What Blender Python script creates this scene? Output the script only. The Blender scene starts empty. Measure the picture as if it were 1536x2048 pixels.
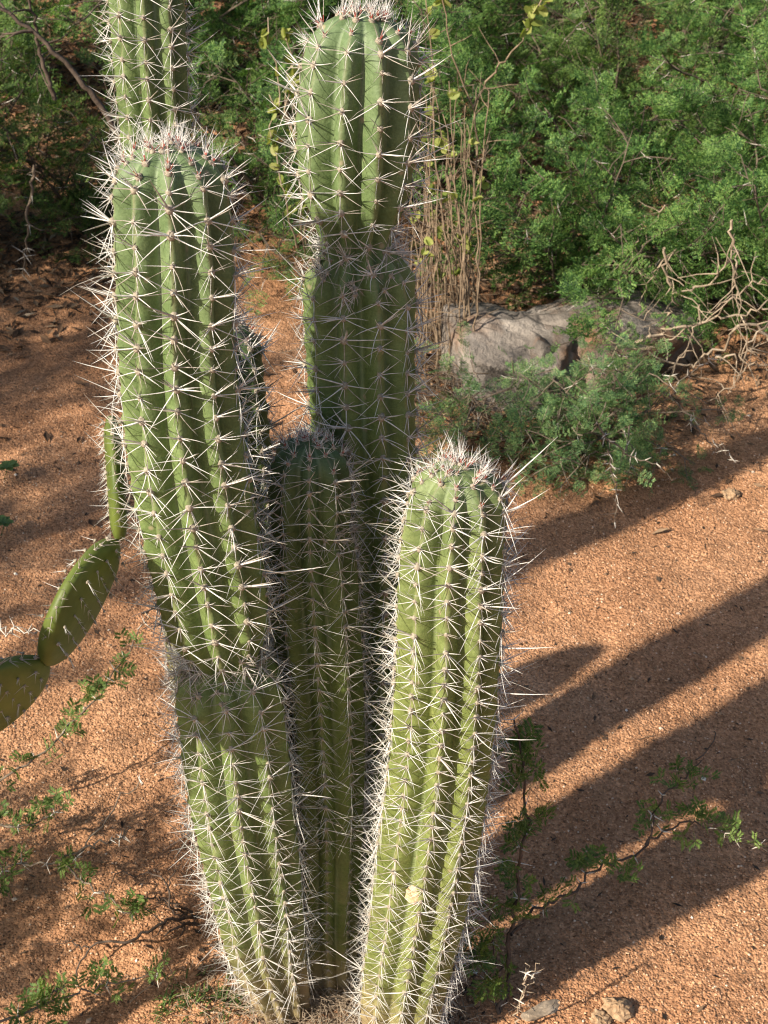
import bpy, math, random
import numpy as np
from mathutils import Matrix, Vector

# ------------------------------------------------------------------ camera, sky, sun, exposure
scene = bpy.context.scene
COL = scene.collection
CAM_H, PITCH, VFOV = 1.6, 35.0, 38.0
camd = bpy.data.cameras.new('camera'); cam = bpy.data.objects.new('camera', camd); COL.objects.link(cam)
cam.location = (0, 0, CAM_H); cam.rotation_euler = (math.radians(90 - PITCH), 0, 0)
camd.sensor_fit = 'VERTICAL'; camd.sensor_height = 36.0; camd.sensor_width = 27.0
camd.lens = 18.0 / math.tan(math.radians(VFOV / 2)); camd.clip_start = 0.02; camd.clip_end = 1500
camd.dof.use_dof = True; camd.dof.focus_distance = 1.5; camd.dof.aperture_fstop = 20.0
scene.camera = cam

SUN_EL, SUN_AZ = 34.0, 35.0            # light travels towards (+cos az, +sin az)
world = bpy.data.worlds.new('World'); scene.world = world; world.use_nodes = True
wn = world.node_tree.nodes; wl = world.node_tree.links; wn.clear()
sky = wn.new('ShaderNodeTexSky'); sky.sky_type = 'NISHITA'; sky.sun_disc = False
sky.sun_elevation = math.radians(SUN_EL)
sx_, sy_ = -math.cos(math.radians(SUN_AZ)), -math.sin(math.radians(SUN_AZ))
sky.sun_rotation = math.atan2(sx_, sy_)
sky.air_density = 1.0; sky.dust_density = 2.5; sky.ozone_density = 1.0
bg = wn.new('ShaderNodeBackground'); bg.inputs[1].default_value = 0.077
wo = wn.new('ShaderNodeOutputWorld'); wl.new(sky.outputs[0], bg.inputs[0]); wl.new(bg.outputs[0], wo.inputs[0])
sund = bpy.data.lights.new('sun', 'SUN'); sun = bpy.data.objects.new('sun', sund); COL.objects.link(sun)
sund.energy = 5.0; sund.angle = math.radians(0.9); sund.color = (1.0, 0.875, 0.71)
ce = math.cos(math.radians(SUN_EL))
sun.rotation_euler = Vector((-sx_ * ce, -sy_ * ce, -math.sin(math.radians(SUN_EL)))).to_track_quat('-Z', 'Y').to_euler()
sun.location = (-3, -2.5, 3)
vs = scene.view_settings
vs.view_transform = 'Standard'; vs.look = 'None'; vs.gamma = 1.0; vs.use_curve_mapping = False; vs.exposure = 0.90
scene.render.engine = 'CYCLES'; scene.cycles.use_denoising = True; scene.cycles.filter_width = 1.2
scene.cycles.max_bounces = 5; scene.cycles.transparent_max_bounces = 4

# ------------------------------------------------------------------ helpers
rng = np.random.default_rng(7); random.seed(7)
FPX = 1024 / math.tan(math.radians(VFOV / 2)); _p = math.radians(PITCH)
_fw = np.array([0, math.cos(_p), -math.sin(_p)]); _up = np.array([0, math.sin(_p), math.cos(_p)])
CAMP = np.array([0, 0, CAM_H])
def at(x, y, Y):                       # a point of the place seen at picture position x, y, standing Y metres away
    d = _fw + np.array([1, 0, 0]) * (x - 768) / FPX + _up * (1024 - y) / FPX
    return CAMP + d * (Y / d[1])
def gnd(x, y, z=0.0):
    d = _fw + np.array([1, 0, 0]) * (x - 768) / FPX + _up * (1024 - y) / FPX
    return CAMP + d * ((z - CAM_H) / d[2])
def depth(P): return float((np.asarray(P) - CAMP) @ _fw)

def nrm(v):
    v = np.asarray(v, float); return v / (np.linalg.norm(v, axis=-1, keepdims=True) + 1e-12)
def hash2(ix, iy, s=0):
    h = np.sin(ix * 127.1 + iy * 311.7 + s * 74.7) * 43758.5453
    return h - np.floor(h)
def vnoise(x, y, s=0):
    ix, iy = np.floor(x), np.floor(y); fx, fy = x - ix, y - iy
    fx = fx * fx * (3 - 2 * fx); fy = fy * fy * (3 - 2 * fy)
    a, b, c, d = hash2(ix, iy, s), hash2(ix + 1, iy, s), hash2(ix, iy + 1, s), hash2(ix + 1, iy + 1, s)
    return (a * (1 - fx) + b * fx) * (1 - fy) + (c * (1 - fx) + d * fx) * fy
def ground_z(x, y):
    x = np.asarray(x, float); y = np.asarray(y, float)
    z = 0.03 * (vnoise(x * 1.3, y * 1.3, 1) - .5) + 0.014 * (vnoise(x * 5, y * 5, 2) - .5) + 0.008 * (vnoise(x * 17, y * 17, 3) - .5) + 0.004 * (vnoise(x * 34, y * 34, 4) - .5)
    t = np.clip((y - 3.0) / 2.5, 0, 1); z = z + 0.14 * t * t * (3 - 2 * t)
    return z

class Geo:                             # gathers shapes, builds ONE mesh
    def __init__(s): s.V = []; s.Q = []; s.T = []; s.qm = []; s.tm = []; s.n = 0
    def add(s, V, Q=None, T=None, m=0):
        V = np.asarray(V, float).reshape(-1, 3); s.V.append(V)
        if Q is not None and len(Q): s.Q.append(np.asarray(Q, int) + s.n); s.qm.append(np.broadcast_to(np.asarray(m, int), (len(Q),)))
        if T is not None and len(T): s.T.append(np.asarray(T, int) + s.n); s.tm.append(np.broadcast_to(np.asarray(m, int), (len(T),)))
        s.n += len(V)
    def arrays(s):
        V = np.concatenate(s.V) if s.V else np.zeros((0, 3))
        Q = np.concatenate(s.Q) if s.Q else np.zeros((0, 4), int); T = np.concatenate(s.T) if s.T else np.zeros((0, 3), int)
        qm = np.concatenate(s.qm) if s.qm else np.zeros(0, int); tm = np.concatenate(s.tm) if s.tm else np.zeros(0, int)
        return V, Q, T, qm, tm
    def mesh(s, name, mats, smooth=True, attrs=None):
        V, Q, T, qm, tm = s.arrays()
        me = bpy.data.meshes.new(name)
        nq, nt = len(Q), len(T)
        me.vertices.add(len(V)); me.vertices.foreach_set('co', V.astype(np.float32).ravel())
        me.loops.add(nq * 4 + nt * 3); me.loops.foreach_set('vertex_index', np.concatenate([Q.ravel(), T.ravel()]).astype(np.int32))
        me.polygons.add(nq + nt)
        me.polygons.foreach_set('loop_start', np.concatenate([np.arange(nq) * 4, nq * 4 + np.arange(nt) * 3]).astype(np.int32))
        me.polygons.foreach_set('material_index', np.concatenate([qm, tm]).astype(np.int32))
        me.polygons.foreach_set('use_smooth', np.full(nq + nt, smooth))
        for m in (mats if isinstance(mats, (list, tuple)) else [mats]): me.materials.append(m)
        me.update(calc_edges=True)
        for k, a in (attrs or {}).items():
            at_ = me.attributes.new(k, 'FLOAT', 'POINT'); at_.data.foreach_set('value', np.asarray(a, np.float32))
        return me

def obj(name, me, parent=None, loc=None):
    o = bpy.data.objects.new(name, me); COL.objects.link(o)
    if parent is not None: o.parent = parent
    if loc is not None: o.location = loc
    return o
def tag(o, label, cat, group=None, kind=None):
    if label: o['label'] = label
    if cat: o['category'] = cat
    if group: o['group'] = group
    if kind: o['kind'] = kind
    return o
def thing(name, loc, label, cat, group=None):
    o = bpy.data.objects.new(name, None); COL.objects.link(o); o.location = tuple(float(v) for v in loc); o.empty_display_size = .05
    return tag(o, label, cat, group)

def tube(P, R, sides=5, ref=(0.31, 0.2, 0.93), cap=True):
    P = np.asarray(P, float); R = np.broadcast_to(np.asarray(R, float), (len(P),))
    T = nrm(np.gradient(P, axis=0)); ref = np.asarray(ref, float)
    U = np.cross(T, ref); bad = np.linalg.norm(U, axis=1) < .15
    U[bad] = np.cross(T[bad], np.array([1.0, 0.1, 0])); U = nrm(U); W = np.cross(T, U)
    a = np.arange(sides) * 2 * np.pi / sides
    V = P[:, None] + R[:, None, None] * (np.cos(a)[None, :, None] * U[:, None] + np.sin(a)[None, :, None] * W[:, None])
    V = V.reshape(-1, 3); n = len(P)
    i = np.arange(n - 1)[:, None] * sides; j = np.arange(sides)[None]; k = (np.arange(sides) + 1) % sides
    Q = np.stack([i + j, i + k[None], i + sides + k[None], i + sides + j], -1).reshape(-1, 4)
    Tt = []
    if cap:
        b = len(V); V = np.concatenate([V, P[-1:]]); e = (n - 1) * sides
        Tt = [(e + q, e + (q + 1) % sides, b) for q in range(sides)]
    return V, Q, Tt

def catmull(K, n):                     # smooth path through keys, K: (k, d)
    K = np.asarray(K, float); d = np.concatenate([[0], np.cumsum(np.linalg.norm(np.diff(K[:, :3], axis=0), axis=1))])
    m = np.gradient(K, d, axis=0); s = np.linspace(0, d[-1], n)
    i = np.clip(np.searchsorted(d, s, side='right') - 1, 0, len(K) - 2)
    h = (d[i + 1] - d[i]); t = ((s - d[i]) / h)[:, None]; h = h[:, None]
    return (2*t**3-3*t**2+1)*K[i] + (t**3-2*t**2+t)*h*m[i] + (-2*t**3+3*t**2)*K[i+1] + (t**3-t**2)*h*m[i+1], s

def instance_mesh(geo, tmpl, M, sc=None, m=None):  # append transformed copies of a template Geo-array
    V, Q, T, qm, tm = tmpl
    k = len(M)
    if k == 0: return
    VV = np.einsum('kij,vj->kvi', M[:, :3, :3], V) + M[:, None, :3, 3]
    off = (np.arange(k) * len(V))[:, None, None]
    QQ = (Q[None] + off).reshape(-1, 4) if len(Q) else None
    TT = (T[None] + off).reshape(-1, 3) if len(T) else None
    base = geo.n; geo.V.append(VV.reshape(-1, 3)); geo.n += k * len(V)
    if QQ is not None: geo.Q.append(QQ + base); geo.qm.append(np.tile(qm, k))
    if TT is not None: geo.T.append(TT + base); geo.tm.append(np.tile(tm, k))

def frames(X, Y, Z, P, S):             # stacks 4x4 from axes
    k = len(P); M = np.zeros((k, 4, 4)); S = np.broadcast_to(S, (k,))[:, None]
    M[:, :3, 0] = X * S; M[:, :3, 1] = Y * S; M[:, :3, 2] = Z * S; M[:, :3, 3] = P; M[:, 3, 3] = 1
    return M

# ------------------------------------------------------------------ materials
def mat(name, rough=.6, spec=.3):
    m = bpy.data.materials.new(name); m.use_nodes = True; nt = m.node_tree
    b = nt.nodes['Principled BSDF']; b.inputs['Roughness'].default_value = rough; b.inputs['Specular IOR Level'].default_value = spec
    return m, nt.nodes, nt.links, b
def node(N, t, **kw):
    n = N.new(t)
    for k, v in kw.items():
        if k in n.inputs: n.inputs[k].default_value = v
        else: setattr(n, k, v)
    return n
def ramp(N, L, src, stops):
    r = N.new('ShaderNodeValToRGB'); e = r.color_ramp.elements
    while len(e) < len(stops): e.new(.5)
    for q, (p, c) in zip(e, stops): q.position = p; q.color = (*c, 1)
    L.new(src, r.inputs[0]); return r.outputs[0]
def mix(N, L, fac, a, b, mode='MIX'):
    m = N.new('ShaderNodeMix'); m.data_type = 'RGBA'; m.blend_type = mode
    for i, v in ((0, fac), (6, a), (7, b)):
        if hasattr(v, 'is_linked'): L.new(v, m.inputs[i])
        else: m.inputs[i].default_value = v if i == 0 else (*v, 1)
    return m.outputs[2]
def math_(N, L, op, a, b=0.0, clamp=False):
    m = N.new('ShaderNodeMath'); m.operation = op; m.use_clamp = clamp
    for i, v in ((0, a), (1, b)):
        if hasattr(v, 'is_linked'): L.new(v, m.inputs[i])
        else: m.inputs[i].default_value = v
    return m.outputs[0]
def noise(N, L, scale, detail=4, rough=.55, coord=None, dist=0):
    n = node(N, 'ShaderNodeTexNoise', Scale=scale, Detail=detail, Roughness=rough, Distortion=dist)
    if coord is not None: L.new(coord, n.inputs['Vector'])
    return n
def pos(N): return N.new('ShaderNodeNewGeometry').outputs['Position']
def bump(N, L, h, strength, dist, prev=None):
    b = node(N, 'ShaderNodeBump', Strength=strength, Distance=dist); L.new(h, b.inputs['Height'])
    if prev is not None: L.new(prev, b.inputs['Normal'])
    return b.outputs[0]

def ground_material():
    m, N, L, b = mat('sandy red soil', .95, .12); c = pos(N)
    big = noise(N, L, 1.6, 5, .6, c).outputs['Fac']; mid = noise(N, L, 14, 5, .65, c).outputs['Fac']
    v1 = node(N, 'ShaderNodeTexVoronoi', Scale=300.0); L.new(c, v1.inputs['Vector'])
    v2 = node(N, 'ShaderNodeTexVoronoi', Scale=165.0); L.new(c, v2.inputs['Vector'])
    base = ramp(N, L, big, [(.3, (.40, .205, .108)), (.5, (.47, .258, .142)), (.7, (.53, .315, .188))])
    gr = N.new('ShaderNodeSeparateColor'); L.new(v1.outputs['Color'], gr.inputs[0])
    g2 = N.new('ShaderNodeSeparateColor'); L.new(v2.outputs['Color'], g2.inputs[0])
    grain = ramp(N, L, gr.outputs[0], [(.0, (.48, .44, .42)), (.18, (.82, .80, .78)), (.6, (1.0, 1.0, 1.0)), (.9, (1.22, 1.22, 1.22)), (1., (1.5, 1.55, 1.6))])
    c1 = mix(N, L, .8, base, grain, 'MULTIPLY')
    grain2 = ramp(N, L, g2.outputs[1], [(.0, (.55, .52, .5)), (.15, (.9, .9, .9)), (.8, (1.08, 1.08, 1.08)), (1., (1.5, 1.55, 1.6))])
    c2 = mix(N, L, .5, c1, grain2, 'MULTIPLY')
    soft = ramp(N, L, mid, [(.3, (.68, .65, .62)), (.7, (1.15, 1.15, 1.15))])
    L.new(mix(N, L, .7, c2, soft, 'MULTIPLY'), b.inputs['Base Color'])
    inv = math_(N, L, 'SUBTRACT', 1.0, v1.outputs['Distance']); inv2 = math_(N, L, 'SUBTRACT', 1.0, v2.outputs['Distance'])
    h = math_(N, L, 'ADD', math_(N, L, 'MULTIPLY', inv, gr.outputs[1]), math_(N, L, 'MULTIPLY', inv2, g2.outputs[0]))
    n1 = bump(N, L, h, 1.0, .0045)
    n2 = bump(N, L, noise(N, L, 45, 6, .7, c).outputs['Fac'], .6, .012, n1)
    L.new(n2, b.inputs['Normal']); return m

def grain_material(name, cols):
    m, N, L, b = mat(name, .85, .2)
    g = N.new('ShaderNodeNewGeometry')
    L.new(ramp(N, L, g.outputs['Random Per Island'], cols), b.inputs['Base Color']); return m

def stem_material(name, green, young, tint):
    m, N, L, b = mat(name, .48, .35); c = pos(N)
    rib = N.new('ShaderNodeAttribute'); rib.attribute_name = 'rib'       # 0 on the ridge, 1 in the groove
    age = N.new('ShaderNodeAttribute'); age.attribute_name = 'age'       # 0 at growing tip, 1 old
    n1 = noise(N, L, 18, 5, .6, c).outputs['Fac']; n2 = noise(N, L, 120, 4, .6, c).outputs['Fac']; n3 = noise(N, L, 7, 3, .5, c).outputs['Fac']
    a = ramp(N, L, age.outputs['Fac'], [(.0, young), (.12, tuple(.5*(p+q) for p, q in zip(young, green))), (.35, green), (.8, green), (1., tint)])
    mott = ramp(N, L, n1, [(.3, (.70, .76, .66)), (.55, (1, 1, 1)), (.75, (1.25, 1.18, 1.12))])
    a = mix(N, L, .85, a, mott, 'MULTIPLY')
    fine = ramp(N, L, noise(N, L, 420, 3, .7, c).outputs['Fac'], [(.35, (.78, .80, .76)), (.65, (1.2, 1.18, 1.2))])
    a = mix(N, L, .75, a, fine, 'MULTIPLY')
    wm = N.new('ShaderNodeMapping'); wm.inputs['Scale'].default_value = (22, 22, 110); L.new(c, wm.inputs['Vector'])
    fold = ramp(N, L, noise(N, L, 1.0, 3, .6, wm.outputs[0], .8).outputs['Fac'], [(.42, (.82, .85, .80)), (.6, (1.08, 1.06, 1.08))])
    a = mix(N, L, .7, a, fold, 'MULTIPLY')
    # pale wax streaks in the furrows, brown corky ridge line
    w = math_(N, L, 'MULTIPLY', ramp(N, L, rib.outputs['Fac'], [(.72, (0, 0, 0)), (.9, (1, 1, 1))]), ramp(N, L, n3, [(.4, (0, 0, 0)), (.65, (1, 1, 1))]))
    a = mix(N, L, math_(N, L, 'MULTIPLY', w, .28), a, (.34, .42, .27))
    r = math_(N, L, 'MULTIPLY', ramp(N, L, rib.outputs['Fac'], [(.0, (1, 1, 1)), (.16, (0, 0, 0))]), ramp(N, L, n3, [(.3, (.25, .25, .25)), (.7, (1, 1, 1))]))
    a = mix(N, L, math_(N, L, 'MULTIPLY', r, .42), a, (.23, .19, .12))
    spk = ramp(N, L, n2, [(.68, (0, 0, 0)), (.74, (1, 1, 1))])
    a = mix(N, L, math_(N, L, 'MULTIPLY', spk, .3), a, (.35, .33, .24))
    vo = node(N, 'ShaderNodeTexVoronoi', Scale=55.0); L.new(c, vo.inputs['Vector'])
    vs_ = N.new('ShaderNodeSeparateColor'); L.new(vo.outputs['Color'], vs_.inputs[0])
    scab = math_(N, L, 'MULTIPLY', ramp(N, L, vo.outputs['Distance'], [(.10, (1, 1, 1)), (.2, (0, 0, 0))]), ramp(N, L, vs_.outputs[0], [(.80, (0, 0, 0)), (.84, (1, 1, 1))]))
    a = mix(N, L, math_(N, L, 'MULTIPLY', scab, .7), a, (.30, .25, .16))
    dust = math_(N, L, 'MULTIPLY', ramp(N, L, age.outputs['Fac'], [(.45, (0, 0, 0)), (.95, (1, 1, 1))]), ramp(N, L, noise(N, L, 32, 6, .7, c, .5).outputs['Fac'], [(.45, (0, 0, 0)), (.65, (1, 1, 1))]))
    a = mix(N, L, math_(N, L, 'MULTIPLY', dust, .45), a, (.24, .20, .11))
    # corky brown collar at the very base
    cork = math_(N, L, 'MULTIPLY', ramp(N, L, age.outputs['Fac'], [(.86, (0, 0, 0)), (.985, (1, 1, 1))]), ramp(N, L, n1, [(.25, (0, 0, 0)), (.55, (1, 1, 1))]))
    a = mix(N, L, math_(N, L, 'MULTIPLY', cork, .8), a, (.30, .22, .13))
    L.new(a, b.inputs['Base Color'])
    nb = bump(N, L, noise(N, L, 160, 4, .6, c).outputs['Fac'], .25, .0015, bump(N, L, noise(N, L, 45, 4, .6, c).outputs['Fac'], .35, .005))
    L.new(nb, b.inputs['Normal'])
    L.new(ramp(N, L, n1, [(.3, (.5, .5, .5)), (.7, (.72, .72, .72))]), b.inputs['Roughness'])
    return m

def plain(name, lo, hi, scale=40, rough=.7, spec=.25, bumpd=0.0):
    m, N, L, b = mat(name, rough, spec); c = pos(N)
    n = noise(N, L, scale, 5, .6, c).outputs['Fac']
    L.new(ramp(N, L, n, [(.3, lo), (.7, hi)]), b.inputs['Base Color'])
    if bumpd: L.new(bump(N, L, n, .6, bumpd), b.inputs['Normal'])
    return m

def leaf_material(name, stops, rough=.55, transl=.35):
    m = bpy.data.materials.new(name); m.use_nodes = True; N = m.node_tree.nodes; L = m.node_tree.links
    b = N['Principled BSDF']; b.inputs['Roughness'].default_value = rough; b.inputs['Specular IOR Level'].default_value = .25
    g = N.new('ShaderNodeNewGeometry'); n = noise(N, L, 9, 4, .6, g.outputs['Position']).outputs['Fac']
    f = math_(N, L, 'ADD', math_(N, L, 'MULTIPLY', g.outputs['Random Per Island'], .4), math_(N, L, 'MULTIPLY', n, .6))
    col = ramp(N, L, f, stops); L.new(col, b.inputs['Base Color'])
    t = N.new('ShaderNodeBsdfTranslucent'); L.new(mix(N, L, 1.0, col, (1.15, 1.25, .55), 'MULTIPLY'), t.inputs['Color'])
    ms = N.new('ShaderNodeMixShader'); ms.inputs[0].default_value = transl
    L.new(b.outputs[0], ms.inputs[1]); L.new(t.outputs[0], ms.inputs[2]); L.new(ms.outputs[0], N['Material Output'].inputs[0])
    return m

M_GROUND = ground_material()
M_STEM = stem_material('cactus skin', (.128, .182, .058), (.112, .166, .078), (.160, .156, .062))
M_STEM2 = stem_material('cactus skin yellowish', (.158, .196, .056), (.126, .170, .070), (.170, .165, .062))
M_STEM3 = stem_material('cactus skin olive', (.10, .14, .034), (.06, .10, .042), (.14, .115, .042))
M_SPINE = plain('cactus spine', (.48, .48, .46), (.72, .72, .70), 260, .5, .3)
M_SPINE_OLD = plain('old cactus spine', (.22, .19, .155), (.50, .47, .42), 200, .6, .25)
M_SPINE_RED = plain('young spine base', (.24, .045, .035), (.40, .12, .09), 90, .5, .3)
M_WOOL = plain('areole wool', (.20, .17, .13), (.40, .36, .29), 400, .95, .1, .002)
M_SCAR = plain('dry corky scar', (.42, .30, .17), (.66, .52, .34), 160, .9, .1, .003)
M_HOLE = plain('dark hole', (.012, .010, .008), (.03, .025, .018), 60, .9, .1)
M_PAD = plain('prickly pear skin', (.060, .088, .017), (.125, .16, .032), 22, .5, .3, .002)
M_BARK = plain('grey twig bark', (.11, .085, .065), (.24, .20, .155), 120, .9, .1, .002)
M_BARKM = plain('brown twig bark', (.07, .055, .042), (.16, .13, .10), 120, .9, .1, .002)
M_BARKD = plain('dark twig bark', (.055, .042, .034), (.13, .10, .08), 120, .9, .1, .002)
M_DRY = plain('dry pale twig', (.20, .155, .11), (.42, .345, .26), 60, .85, .15, .001)
M_STALK = plain('brown stalk', (.11, .08, .055), (.28, .215, .15), 90, .9, .1, .001)
M_THORN = plain('white thorn', (.45, .42, .37), (.70, .67, .60), 150, .55, .25)
M_LEAF_A = leaf_material('acacia leaf', [(.28, (.020, .055, .017)), (.46, (.060, .145, .036)), (.68, (.18, .295, .078))])
M_LEAF_B = leaf_material('bluish acacia leaf', [(.28, (.045, .115, .05)), (.46, (.105, .215, .088)), (.68, (.25, .36, .14))])
M_LEAF_C = leaf_material('olive acacia leaf', [(.27, (.030, .062, .018)), (.48, (.072, .135, .034)), (.70, (.17, .25, .065))])
M_LEAF_D = leaf_material('sprig leaf', [(.25, (.05, .10, .028)), (.5, (.10, .17, .045)), (.75, (.20, .28, .08))])
M_LEAF_Y = leaf_material('yellow green round leaf', [(.25, (.14, .19, .035)), (.5, (.25, .29, .075)), (.75, (.36, .37, .13))])
M_LEAF_R = leaf_material('broad green leaf', [(.25, (.05, .11, .04)), (.5, (.09, .16, .06)), (.75, (.14, .22, .08))])
M_LITTER = grain_material('brown leaf litter', [(0, (.035, .022, .015)), (.4, (.085, .052, .032)), (.7, (.15, .092, .055)), (.95, (.27, .185, .115)), (1, (.38, .30, .21))])
M_GRAIN = grain_material('sand grains', [(0, (.08, .05, .034)), (.2, (.27, .138, .075)), (.55, (.48, .272, .152)), (.9, (.58, .37, .23)), (1, (.70, .56, .43))])
M_PEBBLE = grain_material('pebbles', [(0, (.10, .07, .05)), (.35, (.30, .17, .09)), (.7, (.45, .29, .18)), (.9, (.62, .52, .42)), (1, (.75, .70, .62))])
M_DEBRIS = grain_material('dark plant debris', [(0, (.02, .015, .012)), (.6, (.06, .042, .03)), (1, (.14, .09, .055))])

def rock_material():
    m, N, L, b = mat('weathered rock', .9, .2); c = pos(N)
    n1 = noise(N, L, 7, 6, .65, c, .6).outputs['Fac']; n2 = noise(N, L, 40, 6, .7, c).outputs['Fac']; n3 = noise(N, L, 4.5, 4, .6, c, .3).outputs['Fac']
    a = ramp(N, L, n1, [(.3, (.12, .106, .096)), (.5, (.23, .205, .182)), (.7, (.38, .345, .31))])
    o = ramp(N, L, n3, [(.52, (0, 0, 0)), (.62, (1, 1, 1))])
    a = mix(N, L, math_(N, L, 'MULTIPLY', o, .75), a, (.24, .12, .055))
    s = ramp(N, L, n2, [(.3, (.6, .6, .6)), (.7, (1.25, 1.25, 1.25))]); L.new(mix(N, L, .8, a, s, 'MULTIPLY'), b.inputs['Base Color'])
    ck = node(N, 'ShaderNodeTexVoronoi', Scale=7.0, feature='DISTANCE_TO_EDGE'); wv = mix(N, L, .25, c, noise(N, L, 6, 4, .6, c).outputs['Color'], 'ADD'); L.new(wv, ck.inputs['Vector'])
    crack = ramp(N, L, ck.outputs['Distance'], [(.0, (0, 0, 0)), (.045, (1, 1, 1))])
    L.new(bump(N, L, noise(N, L, 140, 5, .75, c).outputs['Fac'], .8, .003, bump(N, L, n2, 1.0, .012, bump(N, L, n1, .7, .02, bump(N, L, crack, .22, .008)))), b.inputs['Normal']); return m
M_ROCK = rock_material()

# ------------------------------------------------------------------ ground
def build_ground():
    def axis(lo, hi, step, far):
        a = np.arange(lo, hi + 1e-6, step); g = step; out = [hi]; 
        while out[-1] < far: g *= 1.45; out.append(out[-1] + g)
        g = step; ol = [lo]
        while ol[-1] > -far: g *= 1.45; ol.append(ol[-1] - g)
        return np.concatenate([np.array(ol[:0:-1]), a, np.array(out[1:])])
    xs = axis(-2.2, 2.2, .014, 400); ys = axis(.5, 5.6, .016, 600)
    X, Y = np.meshgrid(xs, ys); Z = ground_z(X, Y)
    V = np.stack([X, Y, Z], -1).reshape(-1, 3); w = len(xs)
    i = np.arange(len(ys) - 1)[:, None] * w + np.arange(w - 1)[None]; i = i.ravel()
    g = Geo(); g.add(V, np.stack([i, i + 1, i + w + 1, i + w], 1))
    o = obj('ground', g.mesh('ground', M_GROUND)); o['kind'] = 'structure'
    o['label'] = 'coarse reddish orange sandy soil across the whole clearing'
build_ground()

def scatter(name, n, region, size, mat_, label, cat, flat=.7, seed=1, sizep=2.0, leafy=False, dens=None):
    r = np.random.default_rng(seed)
    x0, x1, y0, y1 = region; x = r.uniform(x0, x1, n); y = r.uniform(y0, y1, n)
    if dens is not None: k = r.random(n) < dens(x, y); x, y = x[k], y[k]; n = len(x)
    S = size[0] + (size[1] - size[0]) * r.random(n) ** sizep
    if leafy:
        V0 = np.array([[-1, 0, 0], [0, -.42, .16], [1, 0, .1], [0, .42, .2], [.1, 0, 0.]]); T = np.array([[0, 1, 4], [1, 2, 4], [2, 3, 4], [3, 0, 4]])
        tm = (V0, np.zeros((0, 4), int), T, np.zeros(0, int), np.zeros(4, int))
    else:
        V0 = np.array([[1, 0, 0], [0, 1, 0.1], [-1, .1, 0], [-.1, -1, 0], [0.1, 0, 1], [0, .1, -1.]]); T = np.array([[0, 1, 4], [1, 2, 4], [2, 3, 4], [3, 0, 4], [1, 0, 5], [2, 1, 5], [3, 2, 5], [0, 3, 5]])
        tm = (V0, np.zeros((0, 4), int), T, np.zeros(0, int), np.zeros(8, int))
    a = r.uniform(0, 6.28, n); tl = r.normal(0, .35, (n, 2))
    X = nrm(np.stack([np.cos(a), np.sin(a), tl[:, 0]], 1)); Zz = nrm(np.stack([tl[:, 0] * .6, tl[:, 1], np.ones(n)], 1)); Yy = nrm(np.cross(Zz, X)); Zz = np.cross(X, Yy)
    M = frames(X, Yy * r.uniform(.6, 1., n)[:, None], Zz * (flat * r.uniform(.6, 1.2, n))[:, None], np.stack([x, y, ground_z(x, y) + S * (.25 if not leafy else .3)], 1), S)
    g = Geo(); instance_mesh(g, tm, M)
    o = obj(name, g.mesh(name, mat_, smooth=False)); tag(o, label, cat, kind='stuff'); return o
def open_ground(x, y): return np.clip(1.15 - .55 * np.clip((y - 1.9), 0, 2), .1, 1)
scatter('sand_grains', 120000, (-.75, .95, .98, 2.75), (.0006, .0026), M_GRAIN, 'loose coarse sand grains strewn over the red soil', 'sand', .75, 3, 2.6, dens=open_ground)
scatter('pebbles', 520, (-.75, .95, .98, 2.75), (.0025, .0065), M_PEBBLE, 'scattered small pale and dark pebbles on the red sand', 'pebbles', .7, 4, 2.2)
scatter('plant_debris', 3600, (-1.0, 1.2, 1.0, 3.2), (.0018, .0085), M_DEBRIS, 'scattered dark bits of dried plant debris on the soil', 'debris', .35, 5, 2.5, leafy=True)
def bush_ground(x, y): return np.clip((y - 2.5 + .2 * np.sin(x * 5) - .5 * (x < -.1)) * 1.5, 0.015, 1)
scatter('leaf_litter', 80000, (-1.7, 1.7, 2.2, 5.6), (.008, .022), M_LITTER, 'dry brown leaf litter lying under the bushes', 'leaf litter', .8, 9, 1.6, leafy=True, dens=bush_ground)  # real litter, laid thick so its dark colour also stands for shade in gaps

# ------------------------------------------------------------------ spines
def spine_geo(g, d, L, r0, curl, seed, m=0, red=0.0, m_red=1, sides=4, start=.0):
    r = np.random.default_rng(seed); d = nrm(d)
    side = nrm(np.cross(d, r.normal(size=3))); n = 4
    t = np.linspace(0, 1, n) if red == 0 else np.array([0, red, .6, 1.])
    P = d * (t * L + start)[:, None] + side * (curl * L * t ** 2)[:, None]
    R = r0 * np.array([1.25, .95, .62, .06])
    V, Q, T = tube(P, R, sides, cap=False)
    mm = np.full(len(Q), m)
    if red: mm[:sides] = m_red
    g.add(V, Q, None, 0); g.qm[-1] = mm
def wool(g, R, seed, m):
    r = np.random.default_rng(seed); n = 7
    V = [[0, 0, R * .9]]
    for h, q in ((.6, .75), (0, 1.0), (-.5, .8)):
        for k in range(n):
            a = k * 2 * np.pi / n; s = R * q * r.uniform(.8, 1.15); V.append([s * np.cos(a), s * 1.15 * np.sin(a), R * h])
    T = [(0, 1 + k, 1 + (k + 1) % n) for k in range(n)]; Q = []
    for l in range(2):
        b = 1 + l * n; Q += [(b + k, b + n + k, b + n + (k + 1) % n, b + (k + 1) % n) for k in range(n)]
    g.add(np.array(V), np.array(Q), np.array(T), m)
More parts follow.
